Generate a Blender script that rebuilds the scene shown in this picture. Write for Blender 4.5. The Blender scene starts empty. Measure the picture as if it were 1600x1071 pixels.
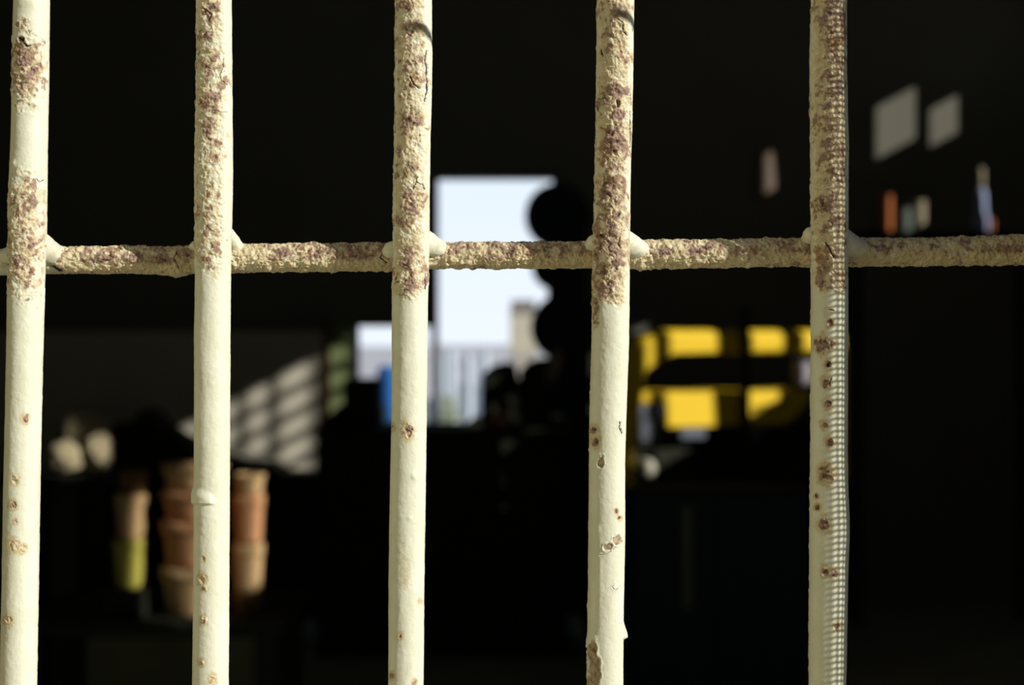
import bpy, bmesh, math, random
import numpy as np
from mathutils import Vector, Matrix

# ------------------------------------------------------------------ camera, sky, sun, exposure
S = bpy.context.scene
COL = S.collection
ZC = 1.60                                   # camera height
K = 0.28e-3 / 0.62                          # size of one photo pixel at one metre
cam_d = bpy.data.cameras.new('camera')
cam = bpy.data.objects.new('camera', cam_d)
COL.objects.link(cam)
cam.location = (0, 0, ZC)
cam.rotation_euler = (math.pi / 2, 0, 0)
cam_d.sensor_width = 36.0
cam_d.lens = 18.0 / (800 * K)
cam_d.clip_start = 0.02
cam_d.dof.use_dof = True
cam_d.dof.focus_distance = 0.616
cam_d.dof.aperture_fstop = 7.6
S.camera = cam

SUN = Vector((0.800, -0.4255, 0.4226)).normalized()     # towards the sun
world = bpy.data.worlds.new('sky')
S.world = world
world.use_nodes = True
nt = world.node_tree
nt.nodes.clear()
wo = nt.nodes.new('ShaderNodeOutputWorld')
bg = nt.nodes.new('ShaderNodeBackground')
tc = nt.nodes.new('ShaderNodeTexCoord')
sx = nt.nodes.new('ShaderNodeSeparateXYZ')
cr = nt.nodes.new('ShaderNodeValToRGB')
cr.color_ramp.elements[0].position = 0.0
cr.color_ramp.elements[0].color = (0.90, 0.97, 1.08, 1)
cr.color_ramp.elements[1].position = 0.75
cr.color_ramp.elements[1].color = (0.05, 0.08, 0.16, 1)
e = cr.color_ramp.elements.new(0.115)
e.color = (0.82, 0.93, 1.06, 1)
e = cr.color_ramp.elements.new(0.21)
e.color = (0.13, 0.18, 0.28, 1)
nt.links.new(tc.outputs['Generated'], sx.inputs[0])
nt.links.new(sx.outputs['Z'], cr.inputs[0])
nt.links.new(cr.outputs[0], bg.inputs[0])
nt.links.new(bg.outputs[0], wo.inputs[0])
bg.inputs[1].default_value = 1.0

sun_d = bpy.data.lights.new('sun', 'SUN')
sun_d.energy = 4.4
sun_d.color = (1.0, 0.975, 0.875)
sun_d.angle = math.radians(0.53)
sun = bpy.data.objects.new('sun', sun_d)
COL.objects.link(sun)
sun.location = SUN * 20
sun.rotation_euler = SUN.to_track_quat('Z', 'Y').to_euler()

S.view_settings.view_transform = 'Standard'
S.view_settings.look = 'None'
S.view_settings.exposure = 0.0
S.view_settings.gamma = 1.0
S.view_settings.use_curve_mapping = False


def P(px, py, Y):
    """place in the world of a photo point standing Y metres away"""
    return Vector(((px - 800) * K * Y, Y, ZC - (py - 535.5) * K * Y))


# ------------------------------------------------------------------ materials
def mat(name, col, rough=0.7, var=0.12, scale=8.0, bump=0.0, metal=0.0, spec=0.3):
    m = bpy.data.materials.new(name)
    m.use_nodes = True
    n = m.node_tree.nodes
    l = m.node_tree.links
    b = n['Principled BSDF']
    b.inputs['Roughness'].default_value = rough
    b.inputs['Metallic'].default_value = metal
    b.inputs['Specular IOR Level'].default_value = spec
    t = n.new('ShaderNodeTexCoord')
    no = n.new('ShaderNodeTexNoise')
    no.inputs['Scale'].default_value = scale
    no.inputs['Detail'].default_value = 6
    l.new(t.outputs['Object'], no.inputs['Vector'])
    mx = n.new('ShaderNodeMix')
    mx.data_type = 'RGBA'
    l.new(no.outputs['Fac'], mx.inputs['Factor'])
    mx.inputs[6].default_value = tuple(min(1, c * (1 - var)) for c in col) + (1,)
    mx.inputs[7].default_value = tuple(min(1, c * (1 + var)) for c in col) + (1,)
    l.new(mx.outputs[2], b.inputs['Base Color'])
    if bump:
        bu = n.new('ShaderNodeBump')
        bu.inputs['Strength'].default_value = bump
        bu.inputs['Distance'].default_value = 0.01
        l.new(no.outputs['Fac'], bu.inputs['Height'])
        l.new(bu.outputs[0], b.inputs['Normal'])
    return m


M = {
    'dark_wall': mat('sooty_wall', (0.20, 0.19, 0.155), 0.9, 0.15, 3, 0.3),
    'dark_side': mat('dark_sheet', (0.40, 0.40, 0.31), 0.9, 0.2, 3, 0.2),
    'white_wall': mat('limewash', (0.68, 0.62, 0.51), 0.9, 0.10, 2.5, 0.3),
    'floor': mat('dark_concrete_floor', (0.26, 0.26, 0.19), 0.9, 0.3, 4, 0.2),
    'yard': mat('pale_yard', (0.32, 0.28, 0.16), 0.95, 0.15, 1.2, 0.2),
    'yard_back': mat('yard_concrete', (0.30, 0.34, 0.36), 0.95, 0.2, 0.8, 0.2),
    'render': mat('grey_render', (0.30, 0.28, 0.23), 0.9, 0.15, 20, 0.4),
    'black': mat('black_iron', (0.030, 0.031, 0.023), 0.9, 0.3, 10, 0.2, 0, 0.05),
    'dark_wood': mat('dark_oily_wood', (0.24, 0.24, 0.16), 0.9, 0.3, 10, 0.2, 0, 0.05),
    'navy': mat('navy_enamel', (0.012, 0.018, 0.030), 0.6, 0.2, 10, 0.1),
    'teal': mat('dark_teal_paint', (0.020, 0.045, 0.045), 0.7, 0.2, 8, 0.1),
    'palegrey': mat('pale_grey_steel', (0.20, 0.20, 0.16), 0.7, 0.2, 8, 0.1),
    'yellow': mat('yellow_enamel', (0.90, 0.59, 0.015), 0.6, 0.06, 6, 0.05),
    'clay': mat('terracotta', (0.66, 0.33, 0.16), 0.9, 0.25, 14, 0.3),
    'clay_pale': mat('sandy_clay', (0.64, 0.42, 0.21), 0.9, 0.25, 14, 0.3),
    'clay_yellow': mat('mossy_yellow_clay', (0.56, 0.50, 0.10), 0.9, 0.25, 14, 0.3),
    'clay_brown': mat('brown_clay', (0.16, 0.09, 0.035), 0.9, 0.25, 14, 0.3),
    'cream': mat('cream_cloth', (0.42, 0.35, 0.22), 0.95, 0.2, 10, 0.4),
    'green': mat('green_paint', (0.20, 0.24, 0.11), 0.8, 0.15, 5, 0.1),
    'brown': mat('brown_wood', (0.10, 0.035, 0.012), 0.8, 0.2, 8, 0.1),
    'grey_blue': mat('blue_grey_paint', (0.13, 0.14, 0.18), 0.6, 0.1, 8),
    'white': mat('white_glassy_enamel', (0.62, 0.58, 0.46), 0.5, 0.05, 8),
    'lilac': mat('lilac_plastic', (0.40, 0.36, 0.42), 0.6, 0.1, 8),
    'tan': mat('tan_rag', (0.30, 0.24, 0.16), 0.9, 0.2, 12),
    'pink': mat('pinkish_rag', (0.36, 0.17, 0.13), 0.9, 0.2, 12),
    'orange': mat('orange_tin', (0.42, 0.12, 0.03), 0.7, 0.1, 10),
    'tealtin': mat('teal_tin', (0.10, 0.13, 0.11), 0.7, 0.1, 10),
    'creamtin': mat('cream_plastic', (0.30, 0.25, 0.17), 0.7, 0.1, 10),
    'bottle': mat('pale_blue_plastic', (0.30, 0.36, 0.60), 0.5, 0.08, 10),
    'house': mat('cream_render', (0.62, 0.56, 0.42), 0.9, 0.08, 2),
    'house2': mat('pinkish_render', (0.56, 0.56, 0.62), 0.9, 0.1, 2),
    'roof': mat('grey_roof', (0.25, 0.22, 0.20), 0.9, 0.1, 2),
    'blue': mat('blue_tarpaulin', (0.03, 0.16, 0.50), 0.7, 0.1, 6),
    'leaf': mat('yellow_green_leaf', (0.26, 0.30, 0.06), 0.9, 0.3, 20),
    'post': mat('whitewashed_post', (0.62, 0.68, 0.78), 0.8, 0.1, 8),
    'zinc': mat('galvanised_wire', (0.35, 0.36, 0.36), 0.5, 0.1, 40, 0, 0.6),
    'rubber': mat('tyre_rubber', (0.02, 0.02, 0.02), 0.9, 0.2, 10),
}


def bar_material():
    """cream paint flaking off rusty iron; the masks are the wear measured on each bar"""
    m = bpy.data.materials.new('flaking_cream_paint_on_rust')
    m.use_nodes = True
    n = m.node_tree.nodes
    l = m.node_tree.links
    b = n['Principled BSDF']
    t = n.new('ShaderNodeTexCoord')

    def noise(scale, detail=5, rough=0.6):
        q = n.new('ShaderNodeTexNoise')
        q.inputs['Scale'].default_value = scale
        q.inputs['Detail'].default_value = detail
        q.inputs['Roughness'].default_value = rough
        l.new(t.outputs['Object'], q.inputs['Vector'])
        return q

    def attr(nm):
        a = n.new('ShaderNodeAttribute')
        a.attribute_name = nm
        return a.outputs['Fac']

    def math_(op, a, c=None, clamp=False):
        q = n.new('ShaderNodeMath')
        q.operation = op
        q.use_clamp = clamp
        for i, v in enumerate((a, c)):
            if v is None:
                continue
            if isinstance(v, (int, float)):
                q.inputs[i].default_value = v
            else:
                l.new(v, q.inputs[i])
        return q.outputs[0]

    def mix(f, a, c):
        q = n.new('ShaderNodeMix')
        q.data_type = 'RGBA'
        if isinstance(f, (int, float)):
            q.inputs[0].default_value = f
        else:
            l.new(f, q.inputs[0])
        for i, v in ((6, a), (7, c)):
            if isinstance(v, tuple):
                q.inputs[i].default_value = v + (1,)
            else:
                l.new(v, q.inputs[i])
        return q.outputs[2]

    def ramp(v, lo, hi):
        q = n.new('ShaderNodeMapRange')
        q.interpolation_type = 'SMOOTHSTEP'
        l.new(v, q.inputs[0])
        q.inputs[1].default_value = lo
        q.inputs[2].default_value = hi
        return q.outputs[0]

    fine = noise(1400, 5, 0.65)
    mid = noise(420, 5, 0.6)
    big = noise(90, 4, 0.5)
    paint = mix(ramp(big.outputs['Fac'], 0.35, 0.7), (0.79, 0.785, 0.62), (0.85, 0.845, 0.70))
    paint = mix(math_('MULTIPLY', ramp(mid.outputs['Fac'], 0.55, 0.75), 0.25), paint, (0.62, 0.60, 0.44))
    # ochre stain
    of = math_('ADD', attr('ochre'), math_('MULTIPLY', math_('SUBTRACT', mid.outputs['Fac'], 0.5), 0.9))
    och = mix(ramp(fine.outputs['Fac'], 0.35, 0.65), (0.62, 0.44, 0.22), (0.76, 0.66, 0.42))
    c = mix(math_('MULTIPLY', ramp(of, 0.25, 0.85), 0.85), paint, och)
    # rust
    rf = math_('ADD', attr('rust'), math_('MULTIPLY', math_('SUBTRACT', fine.outputs['Fac'], 0.5), 1.3))
    rcol = mix(ramp(mid.outputs['Fac'], 0.35, 0.65), (0.26, 0.15, 0.135), (0.44, 0.30, 0.23))
    rcol = mix(ramp(big.outputs['Fac'], 0.5, 0.75), rcol, (0.36, 0.19, 0.09))
    c = mix(math_('MULTIPLY', ramp(rf, 0.25, 0.85), 0.9), c, rcol)
    # holes and cracks through to dark scale
    c = mix(ramp(attr('pit'), 0.3, 0.75), c, (0.045, 0.028, 0.03))
    l.new(c, b.inputs['Base Color'])
    rr = n.new('ShaderNodeMapRange')
    l.new(attr('rust'), rr.inputs[0])
    rr.inputs[3].default_value = 0.42
    rr.inputs[4].default_value = 0.85
    l.new(rr.outputs[0], b.inputs['Roughness'])
    b.inputs['Specular IOR Level'].default_value = 0.35
    bu = n.new('ShaderNodeBump')
    bu.inputs['Distance'].default_value = 0.0004
    l.new(math_('ADD', math_('MULTIPLY', attr('ochre'), 0.7), 0.12), bu.inputs['Strength'])
    l.new(fine.outputs['Fac'], bu.inputs['Height'])
    l.new(bu.outputs[0], b.inputs['Normal'])
    return m


M['bar'] = bar_material()


# ------------------------------------------------------------------ object helpers
def link(name, me, m=None, parent=None, loc=None):
    o = bpy.data.objects.new(name, me)
    COL.objects.link(o)
    if m is not None:
        me.materials.append(m)
    if parent is not None:
        o.parent = parent
    if loc is not None:
        o.location = loc
    return o


def tag(o, label=None, cat=None, group=None, kind=None):
    if label:
        o['label'] = label
    if cat:
        o['category'] = cat
    if group:
        o['group'] = group
    if kind:
        o['kind'] = kind
    return o


def empty(name, loc, label, cat, group=None, rz=0.0):
    o = bpy.data.objects.new(name, None)
    COL.objects.link(o)
    o.location = loc
    o.rotation_euler = (0, 0, rz)
    o.empty_display_size = 0.05
    return tag(o, label, cat, group)


class MB:
    def __init__(s):
        s.bm = bmesh.new()

    def box(s, x0, x1, y0, y1, z0, z1, bev=0.0):
        vs = [s.bm.verts.new(p) for p in ((x0, y0, z0), (x1, y0, z0), (x1, y1, z0), (x0, y1, z0),
                                           (x0, y0, z1), (x1, y0, z1), (x1, y1, z1), (x0, y1, z1))]
        fs = [s.bm.faces.new([vs[i] for i in f]) for f in
              ((0, 3, 2, 1), (4, 5, 6, 7), (0, 1, 5, 4), (1, 2, 6, 5), (2, 3, 7, 6), (3, 0, 4, 7))]
        if bev:
            es = list({e for f in fs for e in f.edges})
            bmesh.ops.bevel(s.bm, geom=es, offset=bev, segments=2, affect='EDGES', profile=0.5)
        return s

    def lathe(s, prof, cx=0, cy=0, cz=0, n=28, axis='z'):
        rings = []
        for r, h in prof:
            ring = []
            for i in range(n):
                a = 2 * math.pi * i / n
                if axis == 'z':
                    p = (cx + r * math.cos(a), cy + r * math.sin(a), cz + h)
                elif axis == 'y':
                    p = (cx + r * math.cos(a), cy + h, cz + r * math.sin(a))
                else:
                    p = (cx + h, cy + r * math.cos(a), cz + r * math.sin(a))
                ring.append(s.bm.verts.new(p))
            rings.append(ring)
        for a, b in zip(rings, rings[1:]):
            for i in range(n):
                j = (i + 1) % n
                s.bm.faces.new((a[i], a[j], b[j], b[i]))
        s.bm.faces.new(list(reversed(rings[0])))
        s.bm.faces.new(rings[-1])
        return s

    def tube(s, pts, rad, n=12):
        pts = [Vector(p) for p in pts]
        if not isinstance(rad, (list, tuple)):
            rad = [rad] * len(pts)
        rings = []
        ref = Vector((0.123, 0.91, 0.31)).normalized()
        for i, p in enumerate(pts):
            d = (pts[min(i + 1, len(pts) - 1)] - pts[max(i - 1, 0)]).normalized()
            u = d.cross(ref).normalized()
            v = d.cross(u)
            rings.append([s.bm.verts.new(p + (u * math.cos(2 * math.pi * k / n) + v * math.sin(2 * math.pi * k / n)) * rad[i])
                          for k in range(n)])
        for a, b in zip(rings, rings[1:]):
            for i in range(n):
                j = (i + 1) % n
                s.bm.faces.new((a[i], a[j], b[j], b[i]))
        s.bm.faces.new(list(reversed(rings[0])))
        s.bm.faces.new(rings[-1])
        return s

    def prism(s, poly, y0, y1):
        """outline in x,z extruded along y"""
        a = [s.bm.verts.new((x, y0, z)) for x, z in poly]
        b = [s.bm.verts.new((x, y1, z)) for x, z in poly]
        n = len(poly)
        s.bm.faces.new(a)
        s.bm.faces.new(list(reversed(b)))
        for i in range(n):
            j = (i + 1) % n
            s.bm.faces.new((a[j], a[i], b[i], b[j]))
        return s

    def build(s, name, m, parent=None, smooth=False, loc=None):
        bmesh.ops.recalc_face_normals(s.bm, faces=s.bm.faces)
        if loc is not None:
            bmesh.ops.translate(s.bm, verts=s.bm.verts, vec=-Vector(loc))
        me = bpy.data.meshes.new(name)
        s.bm.to_mesh(me)
        s.bm.free()
        if smooth:
            me.polygons.foreach_set('use_smooth', [True] * len(me.polygons))
        return link(name, me, m, parent, loc)


def sheet_with_holes(name, m, u0, u1, w0, w1, holes, place, thick):
    """a slab in (u,w) pierced by rectangular holes; place(u,w,d) gives the 3-D point"""
    us = sorted({u0, u1, *[h[0] for h in holes], *[h[1] for h in holes]})
    ws = sorted({w0, w1, *[h[2] for h in holes], *[h[3] for h in holes]})
    bm = bmesh.new()
    cache = {}

    def V(i, j, k):
        if (i, j, k) not in cache:
            cache[(i, j, k)] = bm.verts.new(place(us[i], ws[j], k * thick))
        return cache[(i, j, k)]

    def solid(i, j):
        if i < 0 or j < 0 or i >= len(us) - 1 or j >= len(ws) - 1:
            return False
        cu, cw = (us[i] + us[i + 1]) / 2, (ws[j] + ws[j + 1]) / 2
        return not any(h[0] < cu < h[1] and h[2] < cw < h[3] for h in holes)
    for i in range(len(us) - 1):
        for j in range(len(ws) - 1):
            if not solid(i, j):
                continue
            for k in (0, 1):
                bm.faces.new((V(i, j, k), V(i + 1, j, k), V(i + 1, j + 1, k), V(i, j + 1, k)))
            for (di, dj, a, b) in ((-1, 0, (i, j), (i, j + 1)), (1, 0, (i + 1, j), (i + 1, j + 1)),
                                   (0, -1, (i, j), (i + 1, j)), (0, 1, (i, j + 1), (i + 1, j + 1))):
                if not solid(i + di, j + dj):
                    bm.faces.new((V(*a, 0), V(*b, 0), V(*b, 1), V(*a, 1)))
    bmesh.ops.recalc_face_normals(bm, faces=bm.faces)
    me = bpy.data.meshes.new(name)
    bm.to_mesh(me)
    bm.free()
    return link(name, me, m)


# ------------------------------------------------------------------ the shell of the shed
W = 3.4                                       # half width of the shed
H = 5.2
YB = 9.0                                      # back wall
A, B = SUN.y / SUN.x, SUN.z / SUN.x           # how sun rays run towards the right wall


def sun_hole(px0, px1, py_top, py_bot, Y, at=None):
    """opening in the right wall whose sunbeam lands on the given spot; the beam edge slants as in the photo.
    at = photo x where py_top / py_bot hold"""
    x0, x1 = (px0 - 800) * K * Y, (px1 - 800) * K * Y
    xm = ((at if at is not None else (px0 + px1) / 2) - 800) * K * Y
    zt, zb = ZC - (py_top - 535.5) * K * Y, ZC - (py_bot - 535.5) * K * Y
    return (Y + A * (W - x0), Y + A * (W - x1), zb + B * (W - xm), zt + B * (W - xm))


holes = []
YAW = math.radians(22)
XC7 = (1140 - 800) * K * 7.0


def yel(p):
    """station along the turned front of the yellow machine seen at photo x = p, and its world x, y"""
    q = (p - 800) * K
    u = (q * 7.0 - XC7) / (math.cos(YAW) - q * math.sin(YAW))
    return u, XC7 + u * math.cos(YAW), 7.0 + u * math.sin(YAW)


def yel_y(p):
    u, x, y = yel(p)
    return y + A * (W - x)


windows = {
    'louvred': sun_hole(238, 556, 541, 800, 8.78, at=500),
    'pots': sun_hole(172, 420, 722, 968, 5.0, at=300),
    'sack': sun_hole(60, 196, 570, 745, 5.6, at=120),
    'yellow': (yel_y(993), yel_y(1310)) + sun_hole(984, 1304, 430, 668, 7.0, at=1140)[2:],
    'grey1': sun_hole(1362, 1430, 150, 234, 9.0, at=1396),
    'grey2': sun_hole(1446, 1496, 158, 220, 9.0, at=1471),
}
small = {
    'tins': sun_hole(1358, 1452, 290, 372, 8.0, at=1400),
    'bottle': sun_hole(1510, 1556, 236, 372, 8.0, at=1533),
    'paddle': sun_hole(1190, 1213, 236, 300, 8.93, at=1201),
    'rag': sun_hole(845, 872, 535, 600, 7.3, at=858),
    'pink': sun_hole(758, 804, 636, 668, 7.3, at=780),
}
holes.append((0.85, 2.25, 0.02, 2.6))              # unseen opening added to lift the dim interior light
for h in list(windows.values()) + list(small.values()):
    holes.append(h)

right = sheet_with_holes('wall_right', M['dark_side'], 0.60, YB + 0.2, 0, H, holes,
                         lambda u, w, d: (W + d, u, w), 0.03)
tag(right, kind='structure')
left = sheet_with_holes('wall_left', M['dark_side'], 0.60, YB + 0.2, 0, H, [(1.2, 3.4, 3.9, 4.9)],  # unseen high opening added to let more sky light in
                        lambda u, w, d: (-W - d, u, w), 0.1)
tag(left, kind='structure')
roof = MB().box(-W - 0.1, W + 0.1, 0.6, YB + 0.3, H, H + 0.1).build('ceiling', M['dark_side'])
tag(roof, kind='structure')
floor = MB().box(-W, W, 0.75, YB, -0.05, 0).build('floor', M['floor'])
tag(floor, kind='structure')

# back wall with a tall doorway and a window open to the yard behind
d0, d1 = P(683, 277, YB), P(864, 1000, YB)
w0, w1 = P(557, 510, YB), P(674, 700, YB)
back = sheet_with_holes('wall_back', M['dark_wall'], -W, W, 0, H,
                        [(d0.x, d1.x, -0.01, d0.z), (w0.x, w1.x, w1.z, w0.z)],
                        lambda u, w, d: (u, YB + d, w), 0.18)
tag(back, kind='structure')
# whitewashed partition on the left
pa, pb = P(90, 400, 8.8), P(504, 400, 8.8)
part = MB().box(-W, pb.x, 8.8, 8.95, 0, 1.67).build('wall_inner', M['white_wall'])  # white stops low so the wall above reads as shaded
tag(part, kind='structure')

# front wall round the barred window: grey render, window from x -0.62 to 0.24
XR = 0.24
YF = 0.567
fw = sheet_with_holes('wall_front', M['render'], -W - 0.1, W + 0.1, 0, H + 0.1, [(-0.62, XR, 1.15, 2.10)],
                      lambda u, w, d: (u, YF + d, w), 0.08)
tag(fw, kind='structure')

yard = MB().box(-30, 30, -30, YF, -0.06, -0.001).build('ground', M['yard'])
tag(yard, kind='structure')
yardb = MB().box(-40, 40, YB + 0.19, 90, -0.06, -0.001).build('ground', M['yard_back'])
tag(yardb, kind='structure')


sky_block = MB().box(-25, 25, -7.4, -7.0, 0, 4.6).build('wall_sky_block', mat('dark_sky_block', (0.16, 0.13, 0.09), 0.9, 0.2, 3))  # unseen wall added behind the camera to block low sky light
tag(sky_block, kind='structure')


bounce_wall = MB().box(-0.62, -0.45, -1.4, YF, 0, 2.7).build('wall_bounce', mat('ochre_bounce', (0.30, 0.27, 0.16), 0.9, 0.1, 12, 0.3))  # unseen wall added to bounce warm light onto the bars' left sides
tag(bounce_wall, kind='structure')


# window bars of the louvred side window (shadows on the whitewashed wall)
def window_bars(key, verticals, rows, name, label, cat, vt=0.03, rt=0.036):
    """verticals: photo x ranges shaded by a bar; rows: pitch in metres"""
    y0, y1, z0, z1 = windows[key]
    e_ = empty(name, (W + (0.06 if key == 'yellow' else -0.02), y0, z0), label, cat)
    Yd = {'louvred': 8.78, 'pots': 5.0, 'yellow': 7.0}[key]
    for a_, b_ in verticals:
        ya = Yd + A * (W - (a_ - 800) * K * Yd) - y0
        yb = Yd + A * (W - (b_ - 800) * K * Yd) - y0
        if key == 'yellow':
            ya, yb = yel_y(a_) - y0 - 0.06 * 0.532, yel_y(b_) - y0 - 0.06 * 0.532
        MB().box(-0.012, 0.012, ya, yb, 0, z1 - z0).build('upright', M['black'], e_)
    z = rows[1]
    while rows[0] and z < z1 - z0:
        MB().box(-0.010, 0.010, 0, y1 - y0, z, min(z + rt, z1 - z0)).build('crosspiece', M['black'], e_)
        z += rows[0]
    return e_


window_bars('louvred', [(268, 280), (326, 336), (384, 398), (434, 448), (500, 513)], (0.1515, 0.055),
            'window_grating', 'black grating in the side window that throws squares on the whitewashed wall', 'grating')
window_bars('pots', [(234, 250), (358, 368)], (0, 0), 'window_bars',
            'two black uprights in the side window beside the clay pots', 'window bars')
window_bars('yellow', [(1012, 1034), (1111, 1163), (1214, 1243)], (0, 0), 'window_bars',
            'three black uprights in the side window beside the yellow machine', 'window bars')


# ------------------------------------------------------------------ the barred window: noise and wear tools
rng = np.random.RandomState(7)
PERM = rng.permutation(256)
PERM = np.concatenate([PERM, PERM, PERM])
GRAD = rng.normal(size=(256, 3))
GRAD /= np.linalg.norm(GRAD, axis=1)[:, None]


def perlin(p):
    i = np.floor(p).astype(np.int64)
    f = p - i
    i &= 255
    u = f * f * f * (f * (f * 6 - 15) + 10)
    out = 0
    for dx in (0, 1):
        for dy in (0, 1):
            for dz in (0, 1):
                h = PERM[PERM[PERM[(i[:, 0] + dx) & 255] + ((i[:, 1] + dy) & 255)] + ((i[:, 2] + dz) & 255)]
                g = GRAD[h]
                d = g[:, 0] * (f[:, 0] - dx) + g[:, 1] * (f[:, 1] - dy) + g[:, 2] * (f[:, 2] - dz)
                wgt = (u[:, 0] if dx else 1 - u[:, 0]) * (u[:, 1] if dy else 1 - u[:, 1]) * (u[:, 2] if dz else 1 - u[:, 2])
                out = out + d * wgt
    return out * 1.5


def fbm(p, octv=4, gain=0.5):
    s, a, t = 0, 1, 0
    for k in range(octv):
        s = s + a * perlin(p * 2.03 ** k + 17.3 * k)
        t += a
        a *= gain
    return s / t


def ridged(p, octv=3):
    s, a = 0, 1
    for k in range(octv):
        s = s + a * (1 - np.abs(perlin(p * 2.1 ** k + 5.1 * k)) * 2)
        a *= 0.5
    return s / 1.75


def sst(a, b, x):
    t = np.clip((x - a) / (b - a), 0, 1)
    return t * t * (3 - 2 * t)


def seg_dist(px, py, pts):
    d = np.full(px.shape, 1e9)
    for (x0, y0), (x1, y1) in zip(pts, pts[1:]):
        vx, vy = x1 - x0, y1 - y0
        t = np.clip(((px - x0) * vx + (py - y0) * vy) / (vx * vx + vy * vy + 1e-9), 0, 1)
        d = np.minimum(d, np.hypot(px - x0 - t * vx, py - y0 - t * vy))
    return d


def round_bar(name, along, centre_fn, radius_fn, frame, seed, wear, parent, n_front=110, n_back=34, horiz=False):
    """a round bar as one displaced mesh. along = stations, centre_fn(a)->xyz arrays, radius_fn(a)"""
    th = np.concatenate([np.linspace(-1.75, 1.75, n_front), np.linspace(1.75, 2 * math.pi - 1.75, n_back + 2)[1:-1]])
    nt_, na = len(th), len(along)
    c = centre_fn(along)
    r = radius_fn(along)
    Aa, Th = np.meshgrid(np.arange(na), th, indexing='ij')
    C = c[Aa.ravel()]
    R = r[Aa.ravel()]
    T = Th.ravel()
    if horiz:
        nx, ny, nz = np.zeros_like(T), -np.cos(T), np.sin(T)
    else:
        nx, ny, nz = np.sin(T), -np.cos(T), np.zeros_like(T)
    N = np.stack([nx, ny, nz], 1)
    Q = C + N * R[:, None]
    # photo coordinates of each surface point, used only to lay out where the paint has failed
    px = 800 + Q[:, 0] / (K * Q[:, 1])
    py = 535.5 - (Q[:, 2] - ZC) / (K * Q[:, 1])
    front = sst(-0.3, 0.15, np.cos(T))
    mm = Q * 1000.0 + seed * 31.7
    n1 = fbm(mm / 3.6, 4)
    n2 = fbm(mm / 1.3 + 9, 3)
    n3 = fbm(mm / 14.0 + 3, 3)
    wx = px + 9 * fbm(mm / 2.6 + 21, 4)
    wy = py + 15 * fbm(mm / 2.9 + 51, 4)
    n4 = fbm(mm / 1.9 + 61, 4, 0.6)
    F = np.full(px.shape, 0.0)
    for (sx_, sy_, rx, ry, st) in wear.get('rust', []):
        if rx < 9:
            q = ((px + 0.35 * (wx - px) - sx_) / rx) ** 2 + ((py + 0.3 * (wy - py) - sy_) / ry) ** 2 + 0.5 * n4
        else:
            q = ((wx - sx_) / (rx * 1.25)) ** 2 + ((wy - sy_) / (ry * 1.3)) ** 2
        F = np.maximum(F, st * np.exp(-q * 0.55) * (1 - sst(0.9, 2.2, q)))
    F = F * front + (1 - front) * 0.35
    n5 = fbm(mm / np.array([5.0, 5.0, 6.5]) + 91, 3)
    rust = sst(0.36, 0.80, F + 0.50 * n1 + 0.45 * n5 + 0.38 * n4)
    och = sst(0.15, 0.9, F * 1.2 + 0.55 * n1)
    for (sx_, sy_, rx, ry, st) in wear.get('stain', []):
        q = ((px - sx_) / rx) ** 2 + ((py - sy_) / ry) ** 2
        och = np.maximum(och, st * (1 - sst(0.1, 1.1, q + 0.5 * n1)))
    pit = np.zeros_like(F)
    # displacement in millimetres
    d = 0.16 * n3 + 0.14 * fbm(mm / 2.4 + 33, 4, 0.6) + 0.06 * fbm(mm / np.array([2.2, 2.2, 2.2 if horiz else 6.0]), 2)
    rough = wear.get('rough', 1.25)
    zone = np.zeros_like(F)
    for (a_, b_) in wear.get('zone', []):
        s_ = px if horiz else wy
        zone = np.maximum(zone, sst(a_ - 6, a_ + 12, s_) * (1 - sst(b_ - 12, b_ + 6, s_)))
    if not horiz:
        zone = zone * (1 - 0.9 * sst(0.5, 0.85, np.sin(T) + 0.25 * n1)) * (1 - 0.4 * sst(0.7, 0.95, -np.sin(T)))
        F = F * (1 - 0.75 * sst(0.6, 0.85, np.sin(T) + 0.2 * n1))
    zone = zone * front
    F = np.maximum(F, zone * wear.get('base', 0.34))
    och = np.maximum(och, zone * (wear.get('tan', 0.62) + 0.6 * n1))
    crust = np.maximum(sst(0.15, 0.6, F + 0.3 * n1), zone * 0.8)
    rd = ridged(mm / 2.6 + 40, 3)
    d += rough * crust * (0.55 * (rd - 0.55) + 0.85 * n1 + 0.35 * n4 + 0.15 * n2 + 0.5 * fbm(mm / 6.0 + 71, 2))
    d -= 0.16 * rust
    deep = sst(0.60, 0.95, F + 0.9 * fbm(mm / 2.4 + 77, 2)) * sst(0.3, 0.8, rust)
    pit = np.maximum(pit, deep * 0.55)
    d -= 0.25 * deep
    for (sx_, sy_, rx, ry, amp) in wear.get('bump', []):
        q = ((px - sx_) / rx) ** 2 + ((py - sy_) / ry) ** 2
        d += amp * np.exp(-q * 1.6) * front
    for (pts, wd, dp) in wear.get('crack', []):
        dist = seg_dist(px + 1.1 * n2 * 2, py + 1.1 * n1 * 2, pts)
        g = np.exp(-(dist / wd) ** 2) * front
        d -= dp * g
        lip = np.exp(-((dist - 2.2 * wd) / (wd * 1.2)) ** 2) * front
        d += 0.18 * lip
        pit = np.maximum(pit, sst(0.35, 0.8, g) * min(1.0, dp / 0.35))
    for (pts, wd, amp) in wear.get('ridge', []):
        dist = seg_dist(px, py, pts)
        d += amp * np.exp(-(dist / wd) ** 2) * front
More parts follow.
